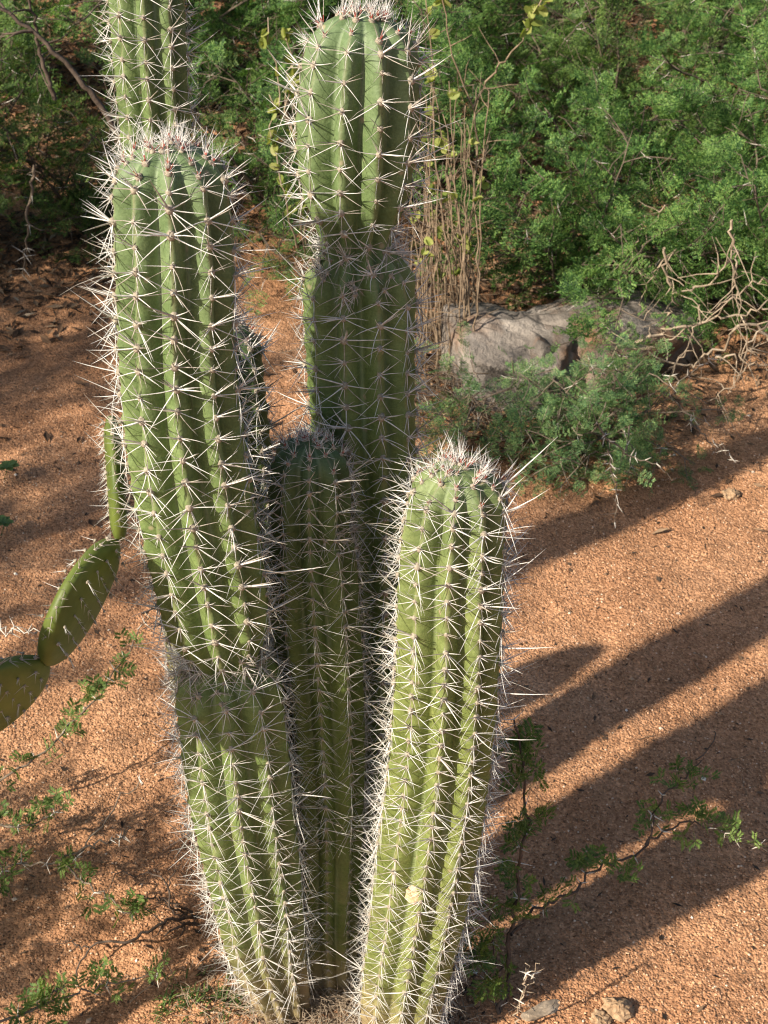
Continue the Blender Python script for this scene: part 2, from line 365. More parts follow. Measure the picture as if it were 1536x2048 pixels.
def cluster(kind, seed):
    r = np.random.default_rng(seed * 31 + hash(kind) % 97 if False else seed * 31 + len(kind)); g = Geo(); k = 0
    def sp(ang, tilt, L, r0=.00070, red=0, m=0):
        nonlocal k; k += 1
        a = math.radians(ang + r.normal(0, 9)); t = math.radians(tilt + r.normal(0, 10)); L = L * r.uniform(.62, 1.22) * (.45 if r.random() < .07 else 1); m = 3 if (m == 0 and r.random() < .28) else m
        spine_geo(g, (math.cos(a) * math.cos(t), math.sin(a) * math.cos(t), math.sin(t)), L * .93, .58 * r0 * r.uniform(.75, 1.2), r.normal(0, .11), seed * 100 + k, m, red, 2)
    if kind == 'adult':
        wool(g, .0034, seed, 1)
        for q in (0, 180): sp(q, 20, .036)
        for q in (-33, -147): sp(q, 19, .038)
        sp(-90, 14, .024, .00062)
        if r.random() < .6: sp(-62 if r.random() < .5 else -118, 24, .026, .00062)
        for q in (30, 150): sp(q, 28, .024, .00065)
        if r.random() < .45: sp(95, 30, .015, .00055)
        for q in range(r.integers(1, 4)): sp(r.uniform(10, 170), r.uniform(40, 76), r.uniform(.024, .042), .00095)
        if r.random() < .35: sp(r.uniform(40, 140), 52, .058, .00115)
    elif kind in ('crowded', 'aged'):
        wool(g, .0029, seed, 1)
        for q in (0, 180, -28, -152): sp(q, 20, .040, .00066)
        for q in (24, 156): sp(q, 24, .030, .00058)
        sp(-90, 14, .024, .0005); sp(-58, 24, .030, .00054); sp(-122, 24, .030, .00054)
        for q in range(r.integers(1, 3)): sp(r.uniform(0, 180), r.uniform(42, 75), r.uniform(.020, .038), .00075)
        if r.random() < .2: sp(r.uniform(40, 140), 52, .052, .00105)
    elif kind == 'sparse':
        wool(g, .0028, seed, 1)
        for s in (5, 175, -30, -150, 35, 145): sp(s, 26, .017, .00058, m=0)
        sp(-90, 20, .012, .0005)
        for q in range(r.integers(1, 3)): sp(r.uniform(0, 180), r.uniform(45, 75), .018, .0007)
    elif kind == 'young':
        wool(g, .0040, seed, 1)
        for q in (0, 180, -40, -140, 40, 140): sp(q, 38, .022, .00066, .2)
        for q in range(5): sp(r.uniform(30, 150), r.uniform(50, 80), r.uniform(.020, .044), .00085, .26)
    elif kind == 'dead':
        wool(g, .0025, seed, 1)
        for q in range(11): sp(r.uniform(0, 360), r.uniform(5, 60), r.uniform(.014, .03), .0007)
    elif kind == 'pad':
        wool(g, .0018, seed, 1)
        for q in range(r.integers(2, 5)): sp(r.uniform(200, 340), r.uniform(25, 65), r.uniform(.010, .024), .00040)
        for q in range(4): sp(r.uniform(0, 360), r.uniform(35, 75), .004, .0003)
    elif kind == 'rim':
        wool(g, .0020, seed, 1)
        for q in range(r.integers(2, 5)): sp(r.uniform(0, 360), r.uniform(20, 75), r.uniform(.010, .030), .00052)
        for q in range(6): sp(r.uniform(0, 360), r.uniform(35, 75), .005, .0003)
    return g
CLU = {}
for kind, nvar, mats in (('adult', 26, [M_SPINE, M_WOOL, M_SPINE_RED, M_SPINE_OLD]), ('crowded', 22, [M_SPINE, M_WOOL, M_SPINE_RED, M_SPINE_OLD]), ('sparse', 8, [M_SPINE_OLD, M_WOOL, M_SPINE_RED, M_SPINE_OLD]),
                         ('young', 8, [M_SPINE, M_WOOL, M_SPINE_RED, M_SPINE]), ('dead', 6, [M_SPINE_OLD, M_WOOL, M_SPINE_RED, M_SPINE_OLD]), ('aged', 14, [M_SPINE_OLD, M_WOOL, M_SPINE_RED, M_SPINE]),
                         ('pad', 6, [M_SPINE, M_WOOL, M_SPINE_RED, M_SPINE_OLD]), ('rim', 8, [M_SPINE_OLD, M_WOOL, M_SPINE_RED, M_SPINE_OLD])):
    CLU[kind] = []
    for i in range(nvar):
        g = cluster(kind, i + 1); CLU[kind].append((g.arrays(), g.mesh('spine_cluster_' + kind, mats)))
MATS = {'adult': [M_SPINE, M_WOOL, M_SPINE_RED, M_SPINE_OLD], 'old': [M_SPINE_OLD, M_WOOL, M_SPINE_RED, M_SPINE_OLD]}

def place_clusters(items, parent, origin, limit=300, rest_name='rear_spines', rest_mats=None):
    """items: (kind, P, X, Y, Z, scale). Those that face the camera become parts of their own."""
    r = np.random.default_rng(len(items))
    sc = []
    for kind, P, X, Y, Z, s in items:
        v = CAMP - P; sc.append(float(nrm(v) @ Z))
    order = np.argsort(sc)[::-1]; seen = set(i for i in order[:limit] if sc[i] > -.30)
    rest = Geo()
    for i, (kind, P, X, Y, Z, s) in enumerate(items):
        var = int(r.integers(len(CLU[kind]))); a = r.normal(0, .22); Z = nrm(Z + r.normal(0, .10) * X + r.normal(0, .10) * Y); Y = nrm(Y - Z * (Y @ Z)); X = np.cross(Y, Z); ca, sa = math.cos(a), math.sin(a)
        X2 = X * ca + Y * sa; Y2 = Y * ca - X * sa
        M = frames(X2[None], Y2[None], Z[None], (P - origin)[None], s)
        if i in seen:
            o = bpy.data.objects.new('spine_cluster', CLU[kind][var][1]); COL.objects.link(o); o.parent = parent
            o.matrix_local = Matrix(M[0].tolist())
        else: instance_mesh(rest, CLU[kind][var][0], M)
    if rest.n:
        o = obj(rest_name, rest.mesh(rest_name, rest_mats or MATS['adult']), parent); o['kind'] = 'stuff'

# ------------------------------------------------------------------ columnar cactus stems
def stem(parent, origin, keys, ribs=9, phase=0.0, spacing=.027, material=None, waists=(), depth_f=(.35, .28), old_from=.55, kinds=('adult', 'crowded', 'sparse'),
         limit=300, sscale=1.14, label=None, apex=True, kindcut=(.45, .93), rest_mats=None, seed=0):
    """keys from the ground up: (x, y, Y, width) -> centre line and radius."""
    K = []
    for x, y, Y, w in keys:
        P = at(x, y, Y); K.append([*P, w / 2 * depth(P) / FPX * 1.02])
    K = np.array(K); C, s = catmull(K, 260); S = s[-1]
    P, R = C[:, :3], C[:, 3].copy()
    T = nrm(np.gradient(P, axis=0))
    toc = nrm(np.array([CAMP[0] - P[:, 0].mean(), CAMP[1] - P[:, 1].mean(), 0]))
    V_ = nrm(toc - T * (T @ toc)[:, None]); U = np.cross(V_, T) * -1          # V_ faces the camera, U to the viewer's right
    U = np.where((U[:, :1] > 0), U, -U)
    q = S - s                                                                   # distance below the tip
    Rt = R[int(len(R) * .9)]; qa = np.clip(q / (.80 * Rt), 0, 1)
    dome = np.sqrt(np.clip(1 - (1 - qa) ** 2.3, 0, 1)) if apex else np.ones_like(q)
    dome = np.maximum(dome, .02)
    rows = np.array([1024 - FPX * ((p - CAMP) @ _up) / ((p - CAMP) @ _fw) for p in P])
    waists = [(float(np.interp(-wy, -rows, s)) / S, dw, wd) for wy, dw, wd in waists]
    for wy, depthw, wid in waists: R *= 1 - depthw * np.exp(-((s - wy * S) / np.where(s > wy * S, wid * 2.0, wid)) ** 2)
    na = ribs * 12; th = np.arange(na) * 2 * np.pi / na + math.radians(phase)
    f = (np.arange(na) % 12) / 12.0; t = 1 - np.abs(1 - 2 * f)                  # 0 ridge .. 1 groove
    e = .28; prof = (np.sqrt(t * t + e * e) - e) / (math.sqrt(1 + e * e) - e)
    up = np.clip(s / S, 0, 1); dep = depth_f[1] + (depth_f[0] - depth_f[1]) * up ** 1.5
    dep = dep * np.clip(.35 + q / (1.2 * Rt), 0, 1.0)
    rid = np.arange(na) // 12 + (f > .5); off = (rid % 2) * .5
    swell = .022 * np.cos(2 * np.pi * (s[:, None] / spacing + off[None])) * (1 - t[None]) ** 2
    wob = .02 * (vnoise(s[:, None] * 30 + seed * 9, th[None] * 2.0, seed) - .5)
    RR = (R * dome)[:, None] * (1 - dep[:, None] * prof[None] + swell * np.clip(q / .05, 0, 1)[:, None] + wob)
    VV = P[:, None] + RR[:, :, None] * (np.cos(th)[None, :, None] * V_[:, None] + np.sin(th)[None, :, None] * U[:, None])
    n = len(P); i = np.arange(n - 1)[:, None] * na; j = np.arange(na)[None]; k = (j + 1) % na
    Q = np.stack([i + j, i + k, i + na + k, i + na + j], -1).reshape(-1, 4)
    g = Geo(); g.add(VV.reshape(-1, 3) - origin, Q)
    top = g.n; g.add(P[-1:] - origin, None, None); e0 = (n - 1) * na
    g.T.append(np.array([(e0 + b, e0 + (b + 1) % na, top) for b in range(na)])); g.tm.append(np.zeros(na, int))
    age = np.append(np.repeat(np.clip(q / S, 0, 1), na), 0); ribv = np.append(np.tile(t, n), 0)
    o = obj('stem', g.mesh('stem', material, attrs={'rib': ribv, 'age': age}), parent)
    if label: o['label'] = label
    # areoles along every rib
    items = []; r = np.random.default_rng(seed + 5)
    for kk in range(ribs):
        a = math.radians(phase) + kk * 2 * np.pi / ribs; ss = S - .010 - r.uniform(0, .004)
        ss = S - .012
        first = True; idx = 0
        base_off = (kk % 2) * .5
        pos_s = np.arange(1, 200)
        # areole positions follow the swells of the ridge; tight near the tip
        lst = [(m - base_off) * spacing for m in pos_s if .015 < (m - base_off) * spacing < S - .022]
        if apex and lst and S - .014 - max(lst) > .019: lst.append((max(lst) + S - .012) / 2)
        lst += [S - .014 - .004 * (kk % 2), S - .007]
        for s0 in lst:
            fi = s0 / S * (n - 1); ii = int(np.clip(round(fi), 1, n - 2)); qq = S - s0
            rad = np.cos(a) * V_[ii] + np.sin(a) * U[ii]
            rr = R[ii] * dome[ii]
            pt = P[ii] + rad * rr * 1.0
            slope = (R[ii + 1] * dome[ii + 1] - R[ii - 1] * dome[ii - 1]) / (s[ii + 1] - s[ii - 1])
            Z = nrm(rad - T[ii] * slope); Y = nrm(T[ii] - Z * (T[ii] @ Z)); X = np.cross(Y, Z)
            rel = qq / S
            if qq < .024 and apex: kind = 'young'; sz = .7
            elif rel < kindcut[0]: kind = kinds[0]; sz = 1.0
            elif rel < kindcut[1]: kind = kinds[1]; sz = 1.0
            else: kind = kinds[2]; sz = .95
            if kind != 'young' and r.random() < .05: kind = 'sparse'
            items.append((kind, pt, X, Y, Z, sscale * sz * r.uniform(.68, 1.15)))
    if apex:
        for q_ in range(16):
            a = r.uniform(0, 6.28); rr = Rt * r.uniform(.05, .42); Z = nrm(T[-1] + .55 * (np.cos(a) * V_[-1] + np.sin(a) * U[-1]))
            pt = P[-1] - T[-1] * .004 * (rr / Rt) + rr * (np.cos(a) * V_[-1] + np.sin(a) * U[-1]) - T[-1] * (.8 * Rt) * (1 - math.sqrt(max(0, 1 - (rr / Rt) ** 2))) * .6
            X = nrm(np.cross(T[-1] + .3 * U[-1], Z)); items.append(('young', pt, X, np.cross(Z, X), Z, sscale * r.uniform(.45, .75)))
    for wy, depthw, wid in waists:                                              # dead spines caught in the constriction
        for q_ in range(int(depthw * 100)):
            a = r.uniform(0, 6.28); ii = int(np.clip((wy + r.normal(0, .010)) * (n - 1), 1, n - 2)); rad = np.cos(a) * V_[ii] + np.sin(a) * U[ii]
            Z = nrm(rad + T[ii] * r.normal(0, .4)); Y = nrm(T[ii] - Z * (T[ii] @ Z))
            items.append(('dead', P[ii] + rad * R[ii] * .96, np.cross(Y, Z), Y, Z, sscale * r.uniform(.8, 1.2)))
    place_clusters(items, o, origin, limit, rest_mats=rest_mats)
    return o, (P, R, T, U, V_, s, S)

def blotch(parent, stem_data, rel, ang, size, mats, origin, name, seed, ratio=1.2, sink=.25, label=None):
    P, R, T, U, V_, s, S = stem_data; ii = int(rel * (len(P) - 1)); a = math.radians(ang)
    Z = np.cos(a) * V_[ii] + np.sin(a) * U[ii]; X = np.cross(T[ii], Z); r = np.random.default_rng(seed); g = Geo(); n = 14; V = [[0, 0, .45]]
    rings = ((.35, .42), (.7, .28), (1., -.1), (1.05, -.6))
    for q, h in rings:
        for k in range(n):
            w = q * r.uniform(.85, 1.12); V.append([w * math.cos(k * 6.2832 / n), ratio * w * math.sin(k * 6.2832 / n), h * r.uniform(.8, 1.2)])
    T_ = [(0, 1 + k, 1 + (k + 1) % n) for k in range(n)]; Q = []
    for l in range(3):
        b = 1 + l * n; Q += [(b + k, b + n + k, b + n + (k + 1) % n, b + (k + 1) % n) for k in range(n)]
    V = np.array(V) * size; V = V[:, :1] * X + V[:, 1:2] * T[ii] + V[:, 2:] * Z + P[ii] + Z * R[ii] * (1 - sink * .3) - origin
    g.add(V, np.array(Q), np.array(T_)); o = obj(name, g.mesh(name, mats), parent)
    if label: o['label'] = label
    return o

C0 = gnd(670, 2010)
cactus = thing('cactus', C0, 'clump of thick green columnar cactus stems covered in long white spines', 'cactus')
# keys: ground -> tip : (x, y, Y, width)
left_k = [(568, 2012, 1.178, 108), (558, 1970, 1.18, 126), (537, 1900, 1.18, 156), (511, 1750, 1.178, 190), (485, 1600, 1.176, 210), (464, 1430, 1.173, 218), (452, 1345, 1.172, 214), (446, 1300, 1.172, 210),
          (434, 1230, 1.172, 216), (410, 1100, 1.172, 230), (377, 920, 1.172, 240), (354, 700, 1.178, 236), (350, 500, 1.183, 242), (343, 380, 1.187, 236), (338, 288, 1.19, 228)]
tall_k = [(690, 1950, 1.255, 110), (712, 1800, 1.270, 125), (730, 1500, 1.295, 142), (738, 1200, 1.315, 168), (735, 1000, 1.325, 190), (727, 850, 1.330, 206), (720, 700, 1.335, 216),
          (718, 580, 1.340, 222), (714, 520, 1.342, 214), (712, 470, 1.345, 206), (712, 400, 1.350, 216), (715, 250, 1.355, 240), (722, 110, 1.360, 228), (726, 22, 1.365, 208)]
mid_k = [(662, 1995, 1.214, 100), (660, 1940, 1.219, 108), (655, 1850, 1.224, 120), (655, 1700, 1.229, 138), (650, 1500, 1.234, 160), (638, 1300, 1.236, 174), (628, 1150, 1.236, 178),
         (622, 1058, 1.236, 168), (620, 980, 1.236, 166), (620, 880, 1.236, 150)]
right_k = [(800, 2070, 1.135, 145), (802, 2030, 1.14, 160), (812, 1950, 1.145, 174), (831, 1850, 1.147, 188), (855, 1700, 1.148, 203), (877, 1550, 1.147, 208), (892, 1400, 1.145, 212),
           (900, 1250, 1.143, 214), (905, 1100, 1.143, 212), (913, 1010, 1.143, 200), (918, 935, 1.143, 184)]
dark_k = [(600, 1860, 1.32, 100), (580, 1780, 1.34, 130), (530, 1500, 1.375, 156), (490, 1200, 1.40, 176), (462, 1000, 1.41, 182), (440, 800, 1.42, 182), (432, 640, 1.43, 168)]
o, sd_left = stem(cactus, C0, left_k, 10, -3, .0232, M_STEM, [(1318, .34, .017)], label='leaning stem with a pinched waist and reddish spiny crown', seed=1)
o_left = o
o_tall, sd_tall = stem(cactus, C0, tall_k, 10, -16, .0245, M_STEM, [(494, .32, .018)], label='tallest stem, pinched into two joints, half in shade', seed=2, kinds=('adult', 'adult', 'sparse'))
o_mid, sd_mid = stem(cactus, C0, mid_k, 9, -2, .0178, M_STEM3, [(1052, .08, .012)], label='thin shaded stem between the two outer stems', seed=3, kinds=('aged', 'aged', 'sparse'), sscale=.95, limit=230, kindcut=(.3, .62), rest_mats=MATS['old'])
o_right, sd_right = stem(cactus, C0, right_k, 10, -4, .0200, M_STEM2, [], label='short stout yellow green stem with a tan scar', seed=4, kinds=('adult', 'crowded', 'crowded'), sscale=1.06)
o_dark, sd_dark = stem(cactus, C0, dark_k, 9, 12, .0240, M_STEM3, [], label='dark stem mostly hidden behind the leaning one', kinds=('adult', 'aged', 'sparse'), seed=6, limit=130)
blotch(o_right, sd_right, .36, -13, .0105, M_SCAR, C0, 'scar', 1, 1.25, label='tan corky scar')
blotch(o_right, sd_right, .335, 2, .0045, M_HOLE, C0, 'hole', 2, .8, 1.2)
blotch(o_left, sd_left, .275, 0, .0050, M_HOLE, C0, 'hole', 3, 1.3, 1.0)
blotch(o_left, sd_left, .285, -12, .0045, M_SCAR, C0, 'scar', 4, 1.5, 1.0)
blotch(o_tall, sd_tall, .895, 3, .0050, M_HOLE, C0, 'hole', 5, 1.2, 1.6)
blotch(o_tall, sd_tall, .955, 27, .0035, M_SCAR, C0, 'scar', 6, 1.0, 1.0)

B0 = gnd(405, 1400); B0 = np.array([B0[0], B0[1], 0.0])
back = thing('cactus', B0, 'single ribbed cactus column rising behind the crowned stem out of view above', 'cactus')
stem(back, B0, [(405, 1425, 1.74, 110), (395, 1300, 1.76, 120), (365, 900, 1.77, 132), (335, 500, 1.78, 138), (312, 250, 1.785, 142), (298, 60, 1.79, 150), (290, -120, 1.80, 156), (285, -330, 1.80, 150)],
     9, -8, .0235, M_STEM, [], seed=8, limit=200, sscale=1.05, kinds=('adult', 'adult', 'crowded'))
# ------------------------------------------------------------------ prickly pear
O0 = np.array([-.62, 1.02, 0.0])
pear = thing('prickly_pear', O0, 'prickly pear of flat olive pads reaching in beside the leaning cactus', 'cactus')
def pad(P0, P1, n, width, thick=.021, seed=0, limit=80):
    P0, P1 = np.asarray(P0, float), np.asarray(P1, float); a = P1 - P0; Ln = np.linalg.norm(a); a = a / Ln
    n = nrm(np.asarray(n, float) - a * (np.asarray(n, float) @ a)); b = np.cross(n, a); r = np.random.default_rng(seed)
    nu, nv = 34, 40; VV = []
    def outline(u):                     # half width along the pad, egg shaped
        return width / 2 * (np.sin(np.pi * u ** .82)) ** .62 * (.62 + .38 * u ** .5) * 1.08
    us = (1 - np.cos(np.linspace(0, np.pi, nu))) / 2; us = np.clip(us, .002, .998)
    for u in us:
        h = max(float(outline(u)), .002); tt = thick / 2 * min(1, (h / (width * .30))) ** .6
        for v in range(nv):
            c, s = math.cos(v * 2 * np.pi / nv), math.sin(v * 2 * np.pi / nv)
            x = h * np.sign(c) * abs(c) ** .85; z = tt * np.sign(s) * abs(s) ** .75
            VV.append(P0 + a * (u * Ln) + b * x + n * z)
    VV = np.array(VV); i = np.arange(nu - 1)[:, None] * nv; j = np.arange(nv)[None]; k = (j + 1) % nv
    Q = np.stack([i + j, i + k, i + nv + k, i + nv + j], -1).reshape(-1, 4); g = Geo(); g.add(VV - O0, Q)
    c = g.n; g.add(np.array([P0 - O0, P1 - O0])); g.T.append(np.array([(q, (q + 1) % nv, c) for q in range(nv)] + [((nu - 1) * nv + q, (nu - 1) * nv + (q + 1) % nv, c + 1) for q in range(nv)])); g.tm.append(np.zeros(2 * nv, int))
    o = obj('pad', g.mesh('pad', M_PAD), pear); items = []
    for sgn in (1, -1):                 # both faces, diamond grid
        for iu in range(1, 9):
            u = iu / 9.2 + .03; h = outline(u)
            for iv in range(-4, 5):
                x = (iv + (iu % 2) * .5) * .021
                if abs(x) > h * .86: continue
                Z = n * sgn; X = nrm(np.cross(a, Z)); items.append(('pad', P0 + a * u * Ln + b * x + n * sgn * (thick / 2) * .97, X, np.cross(Z, X), Z, r.uniform(.7, 1.1)))
    for sgn in (1, -1):
        for iu in range(2, 16):
            u = iu / 16.0 + r.uniform(-.015, .015); h = outline(u); dh = (outline(u + .01) - outline(u - .01)) / (.02 * Ln); Z = nrm(b * sgn - a * dh * 1.0)
            X = nrm(np.cross(a, Z)); items.append(('rim', P0 + a * u * Ln + b * sgn * h * .98, X, np.cross(Z, X), Z, r.uniform(.7, 1.1) * (.6 + .6 * u)))
    for q in range(9):
        u = .985; Z = nrm(a + b * r.uniform(-.8, .8) + n * r.uniform(-.3, .3)); X = nrm(np.cross(n, Z)); items.append(('rim', P0 + a * Ln * .985 + b * width * .22 * r.uniform(-1, 1) - a * .006, X, np.cross(Z, X), Z, r.uniform(.8, 1.2)))
    place_clusters(items, o, O0, limit); return o
pA0, pA1 = at(86, 1328, 1.06), at(232, 1080, 1.16)
pB0 = at(240, 1082, 1.16); pB1 = at(222, 832, 1.25)
pC0, pC1 = at(-170, 1500, 1.00), at(96, 1322, 1.07)
pad(pA0, pA1, (.76, -.50, -.40), .135, seed=1, thick=.024)
pad(pB0, pB1, np.cross(pB1 - pB0, nrm((pB0 + pB1) / 2 - CAMP)), .115, seed=2, thick=.017)
pad(pC0, pC1, (.70, -.62, -.35), .15, seed=3, thick=.024)
pD0 = np.array([-.60, 1.00, .22]); pad(pD0, pC0 + nrm(pC0 - pD0) * .03, (.5, -.8, .1), .15, .026, seed=4, limit=10)
pad(np.array([-.62, 1.02, -.03]), pD0 + np.array([0, 0, .02]), (.3, -.9, .0), .14, .034, seed=5, limit=10)
pad(pC0 * .45 + pC1 * .55 + np.array([-.02, -.02, .03]), pC1 + np.array([-.105, -.125, .15]), (.655, .51, -.3), .17, seed=6, limit=10)  # out-of-view pad, added to shade the shoulder of the leaning stem
qH = np.array([-.485, 1.285, .475]); pad(pD0 + np.array([0, .02, .02]), qH, (.7, -.6, .2), .13, seed=7, limit=10)  # unseen link, added to carry the shadow-casting pad below
pad(qH - np.array([.004, .004, .012]), np.array([-.465, 1.315, .69]), (.82, .57, -.1), .095, seed=8, limit=10)  # unseen pad facing the sun, added for its rounded shadow on the sand

# ------------------------------------------------------------------ acacia foliage
def leaf_tmpl(pairs, leaflets, L, ll, lw, droop, seed):
    """bipinnate leaf along +x, face up +z"""
    r = np.random.default_rng(seed); g = Geo(); V = []; Q = []
    def quad(p, d, u, l, w):
        b = len(V); s = nrm(np.cross(u, d)); V.extend([p, p + d * l * .45 + s * w / 2, p + d * l, p + d * l * .45 - s * w / 2]); Q.append((b, b + 1, b + 2, b + 3))
    for i in range(pairs):
        x = L * (.22 + .78 * (i + .5) / pairs); base = np.array([x, 0, -droop * (x / L) ** 2 * L])
        pl = L * .42 * math.sin(math.pi * (.25 + .62 * (i + .5) / pairs))
        for sd in (1, -1):
            an = math.radians(58 + r.normal(0, 6)); d = nrm(np.array([math.cos(an), sd * math.sin(an), .22 + r.normal(0, .12)]))
            for k in range(leaflets):
                p = base + d * pl * (k + .6) / leaflets; u = np.array([0, 0, 1.0]) + r.normal(0, .25, 3)
                for s2 in (1, -1):
                    ld = nrm(d * .62 + np.cross(np.array([0, 0, 1.0]), d) * s2 * .8 + np.array([0, 0, .1])); quad(p, ld, u, ll * r.uniform(.8, 1.15), lw)
    quad(np.array([0., 0, 0]), np.array([1., 0, -droop * .5]), np.array([0, 0, 1.]), L * .95, .0009)
    V = np.array(V); Q = np.array(Q); return (V, Q, np.zeros((0, 3), int), np.zeros(len(Q), int), np.zeros(0, int))
FAR_LEAF = [leaf_tmpl(4, 5, .046, .0062, .0023, .2 + .1 * i, i) for i in range(5)]
NEAR_LEAF = [leaf_tmpl(1, 6, .030, .0080, .0021, .15, 20 + i) for i in range(4)] + [leaf_tmpl(2, 6, .030, .0068, .0019, .2, 30 + i) for i in range(3)]

def rand_dirs(r, n): return nrm(r.normal(size=(n, 3)))
def grow(r, p, d, L, step, wander, grav, box=None):
    P = [np.array(p)]; d = nrm(d); k = max(3, int(L / step))
    for i in range(k):
        d = nrm(d + r.normal(0, wander, 3) + np.array([0, 0, grav])); q = P[-1] + d * step
        zf = float(ground_z(q[0], q[1])) + .012
        if q[2] < zf: q[2] = zf; d[2] = abs(d[2]) * .3
        if box is not None and len(P) > 2 and (((q - box[0]) / box[1]) ** 2).sum() > 1 and (q - box[0]) @ d > 0: break
        P.append(q)
    return np.array(P)
def leaves_on(g, tmpls, P, D, r, size, upbias=.9):
    n = len(P)
    if n == 0: return
    X = nrm(D + r.normal(0, .35, (n, 3))); Zr = nrm(np.array([0, 0, upbias]) + r.normal(0, .45, (n, 3)) + np.array([sx_, sy_, 0]) * .25)
    Y = nrm(np.cross(Zr, X)); Z = np.cross(X, Y); S = size * r.uniform(.65, 1.2, n); M = frames(X, Y, Z, P, S); v = r.integers(len(tmpls), size=n)
    for i in range(len(tmpls)): instance_mesh(g, tmpls[i], M[v == i])
def bush(name, base, label, height, spread, stems, density, mleaf, mbark, seed, lean=(0, 0), group=None, thorns=True, tmpls=FAR_LEAF, lsize=1.0, grav=-.035, cat='bush', lat=1.0, box=None, thick=1.0):
    r = np.random.default_rng(seed); base = np.array([base[0], base[1], float(ground_z(base[0], base[1]))])
    T = thing(name, base, label, cat, group); crown = Geo(); LP = []; LD = []; TH = []
    box = (base + np.array([lean[0] * spread * .7, lean[1] * spread * .7, height * .48]), np.array([spread * 1.12, spread * 1.12, height * .62])) if box is None else box
    for s in range(stems):
        wood = Geo()
        a = 2 * math.pi * (s + r.random()) / stems; tilt = r.uniform(.25, 1.0)
        d = np.array([math.cos(a) * tilt + lean[0], math.sin(a) * tilt + lean[1], 1.0 * height / max(spread, .1)])
        Lm = math.hypot(height, spread) * r.uniform(.8, 1.1); A = grow(r, base + r.normal(0, .02, 3) * [1, 1, 0], d, Lm, .04, .13, grav, box)
        rad = np.linspace(.0052, .0016, len(A)) * (Lm / .7) * thick; wood.add(*tube(A - base, rad, 5))
        for i in range(2, len(A)):
            if r.random() > .80 * lat: continue
            dv = nrm(A[i] - A[i - 1]); sd = rand_dirs(r, 1)[0]; sd = nrm(sd - dv * (sd @ dv)); l2 = r.uniform(.10, .30) * (Lm / .7)
            B = grow(r, A[i], dv * .6 + sd * .9 + np.array([0, 0, .1]), l2, .025, .15, grav * .8, box); wood.add(*tube(B - base, np.linspace(.0018, .0009, len(B)), 4))
            for j in range(1, len(B)):
                dv2 = nrm(B[j] - B[j - 1])
                for q in range(r.poisson(density)):
                    sd2 = rand_dirs(r, 1)[0]; LP.append(B[j] + sd2 * .004); LD.append(nrm(dv2 * .5 + sd2 * .9 + np.array([0, 0, .25])))
                if thorns and r.random() < .16: TH.append((B[j], sd, dv2))
                if r.random() < .4:
                    sd3 = rand_dirs(r, 1)[0]; Cc = grow(r, B[j], dv2 * .5 + sd3, r.uniform(.04, .10), .02, .12, 0); wood.add(*tube(Cc - base, np.linspace(.0013, .0007, len(Cc)), 3))
                    for k in range(1, len(Cc)):
                        for q in range(r.poisson(density * .8)):
                            sd2 = rand_dirs(r, 1)[0]; LP.append(Cc[k]); LD.append(nrm((Cc[k] - Cc[k - 1]) * 30 + sd2 * .9 + np.array([0, 0, .2])))
        obj('branch', wood.mesh('branch', mbark), T)
    if not LP: return T, 0
    leaves_on(crown, tmpls, np.array(LP) - base, np.array(LD), r, lsize)
    if crown.n: c = obj('crown', crown.mesh('crown', mleaf, smooth=False), T); c['kind'] = 'stuff'
    if TH:
        g = Geo()
        for i, (p, sd, dv) in enumerate(TH):
            for sg in (1, -1): 
                d = nrm(sd * sg + dv * .3); g.add(*tube(np.array([p, p + d * .010, p + d * .019]) - base, [.0010, .0006, .0001], 3, cap=False))
        t = obj('thorns', g.mesh('thorns', M_THORN), T); t['kind'] = 'stuff'
    return T, len(LP)

GB = 'feathery bushes behind the cactus'
BUSHES = [
 ((.44, 3.09), 'bright green feathery bush hanging over the top of the rock', .44, .40, 14, .9, M_LEAF_A, 11),
 ((.86, 3.12), 'dense feathery green bush above the pale dry branches', .48, .40, 10, .85, M_LEAF_A, 12),
 ((.10, 3.65), 'feathery bush right behind the bare upright stems', .50, .42, 9, .75, M_LEAF_A, 13),
 ((.62, 3.85), 'feathery bush with dark gaps behind the bush over the rock', .56, .46, 9, .6, M_LEAF_C, 14),
 ((1.12, 3.65), 'tall feathery bush in the upper right corner', .70, .46, 10, .75, M_LEAF_A, 15),
 ((-.72, 3.50), 'thorny olive green bush behind the single cactus column', .44, .42, 10, .7, M_LEAF_C, 16),
 ((-1.08, 3.42), 'thorny bush at the edge of view with a bare hanging twig', .52, .42, 10, .7, M_LEAF_C, 17),
 ((-.25, 3.50), 'green bush seen between the two tall cactus columns', .42, .40, 9, .65, M_LEAF_A, 18),
 ((-.70, 4.35), 'dark feathery bush filling the upper left corner', .75, .55, 10, .7, M_LEAF_A, 19),
 ((.30, 4.50), 'feathery bush at the top edge behind the tallest stem', .72, .6, 10, .7, M_LEAF_A, 20),
 ((.95, 4.60), 'feathery bush at the top edge behind the dark gaps', .75, .6, 10, .7, M_LEAF_A, 21),
 ((-.20, 4.55), 'shaded feathery bush far back between the two tall columns', .62, .5, 10, .75, M_LEAF_A, 22),
 ((-1.25, 4.35), 'feathery bush far back in the upper left corner', .75, .5, 10, .75, M_LEAF_A, 23),
]
for bs, lab, h, sp_, st, de, ml, sd in BUSHES: bush('acacia_bush', bs, lab, h, sp_, st, de * 1.12, ml, M_BARKM, sd, group=GB, lsize=1.18, lean=(0, -.15))
bush('acacia_bush', (.45, 2.56), 'low thorny blue green bush spreading over the soil before the rock', .18, .26, 32, 1.5, M_LEAF_B, M_BARK, 31, lean=(-.10, -.5), lsize=.66, grav=-.06, box=(np.array([.40, 2.44, .11]), np.array([.24, .17, .10])))
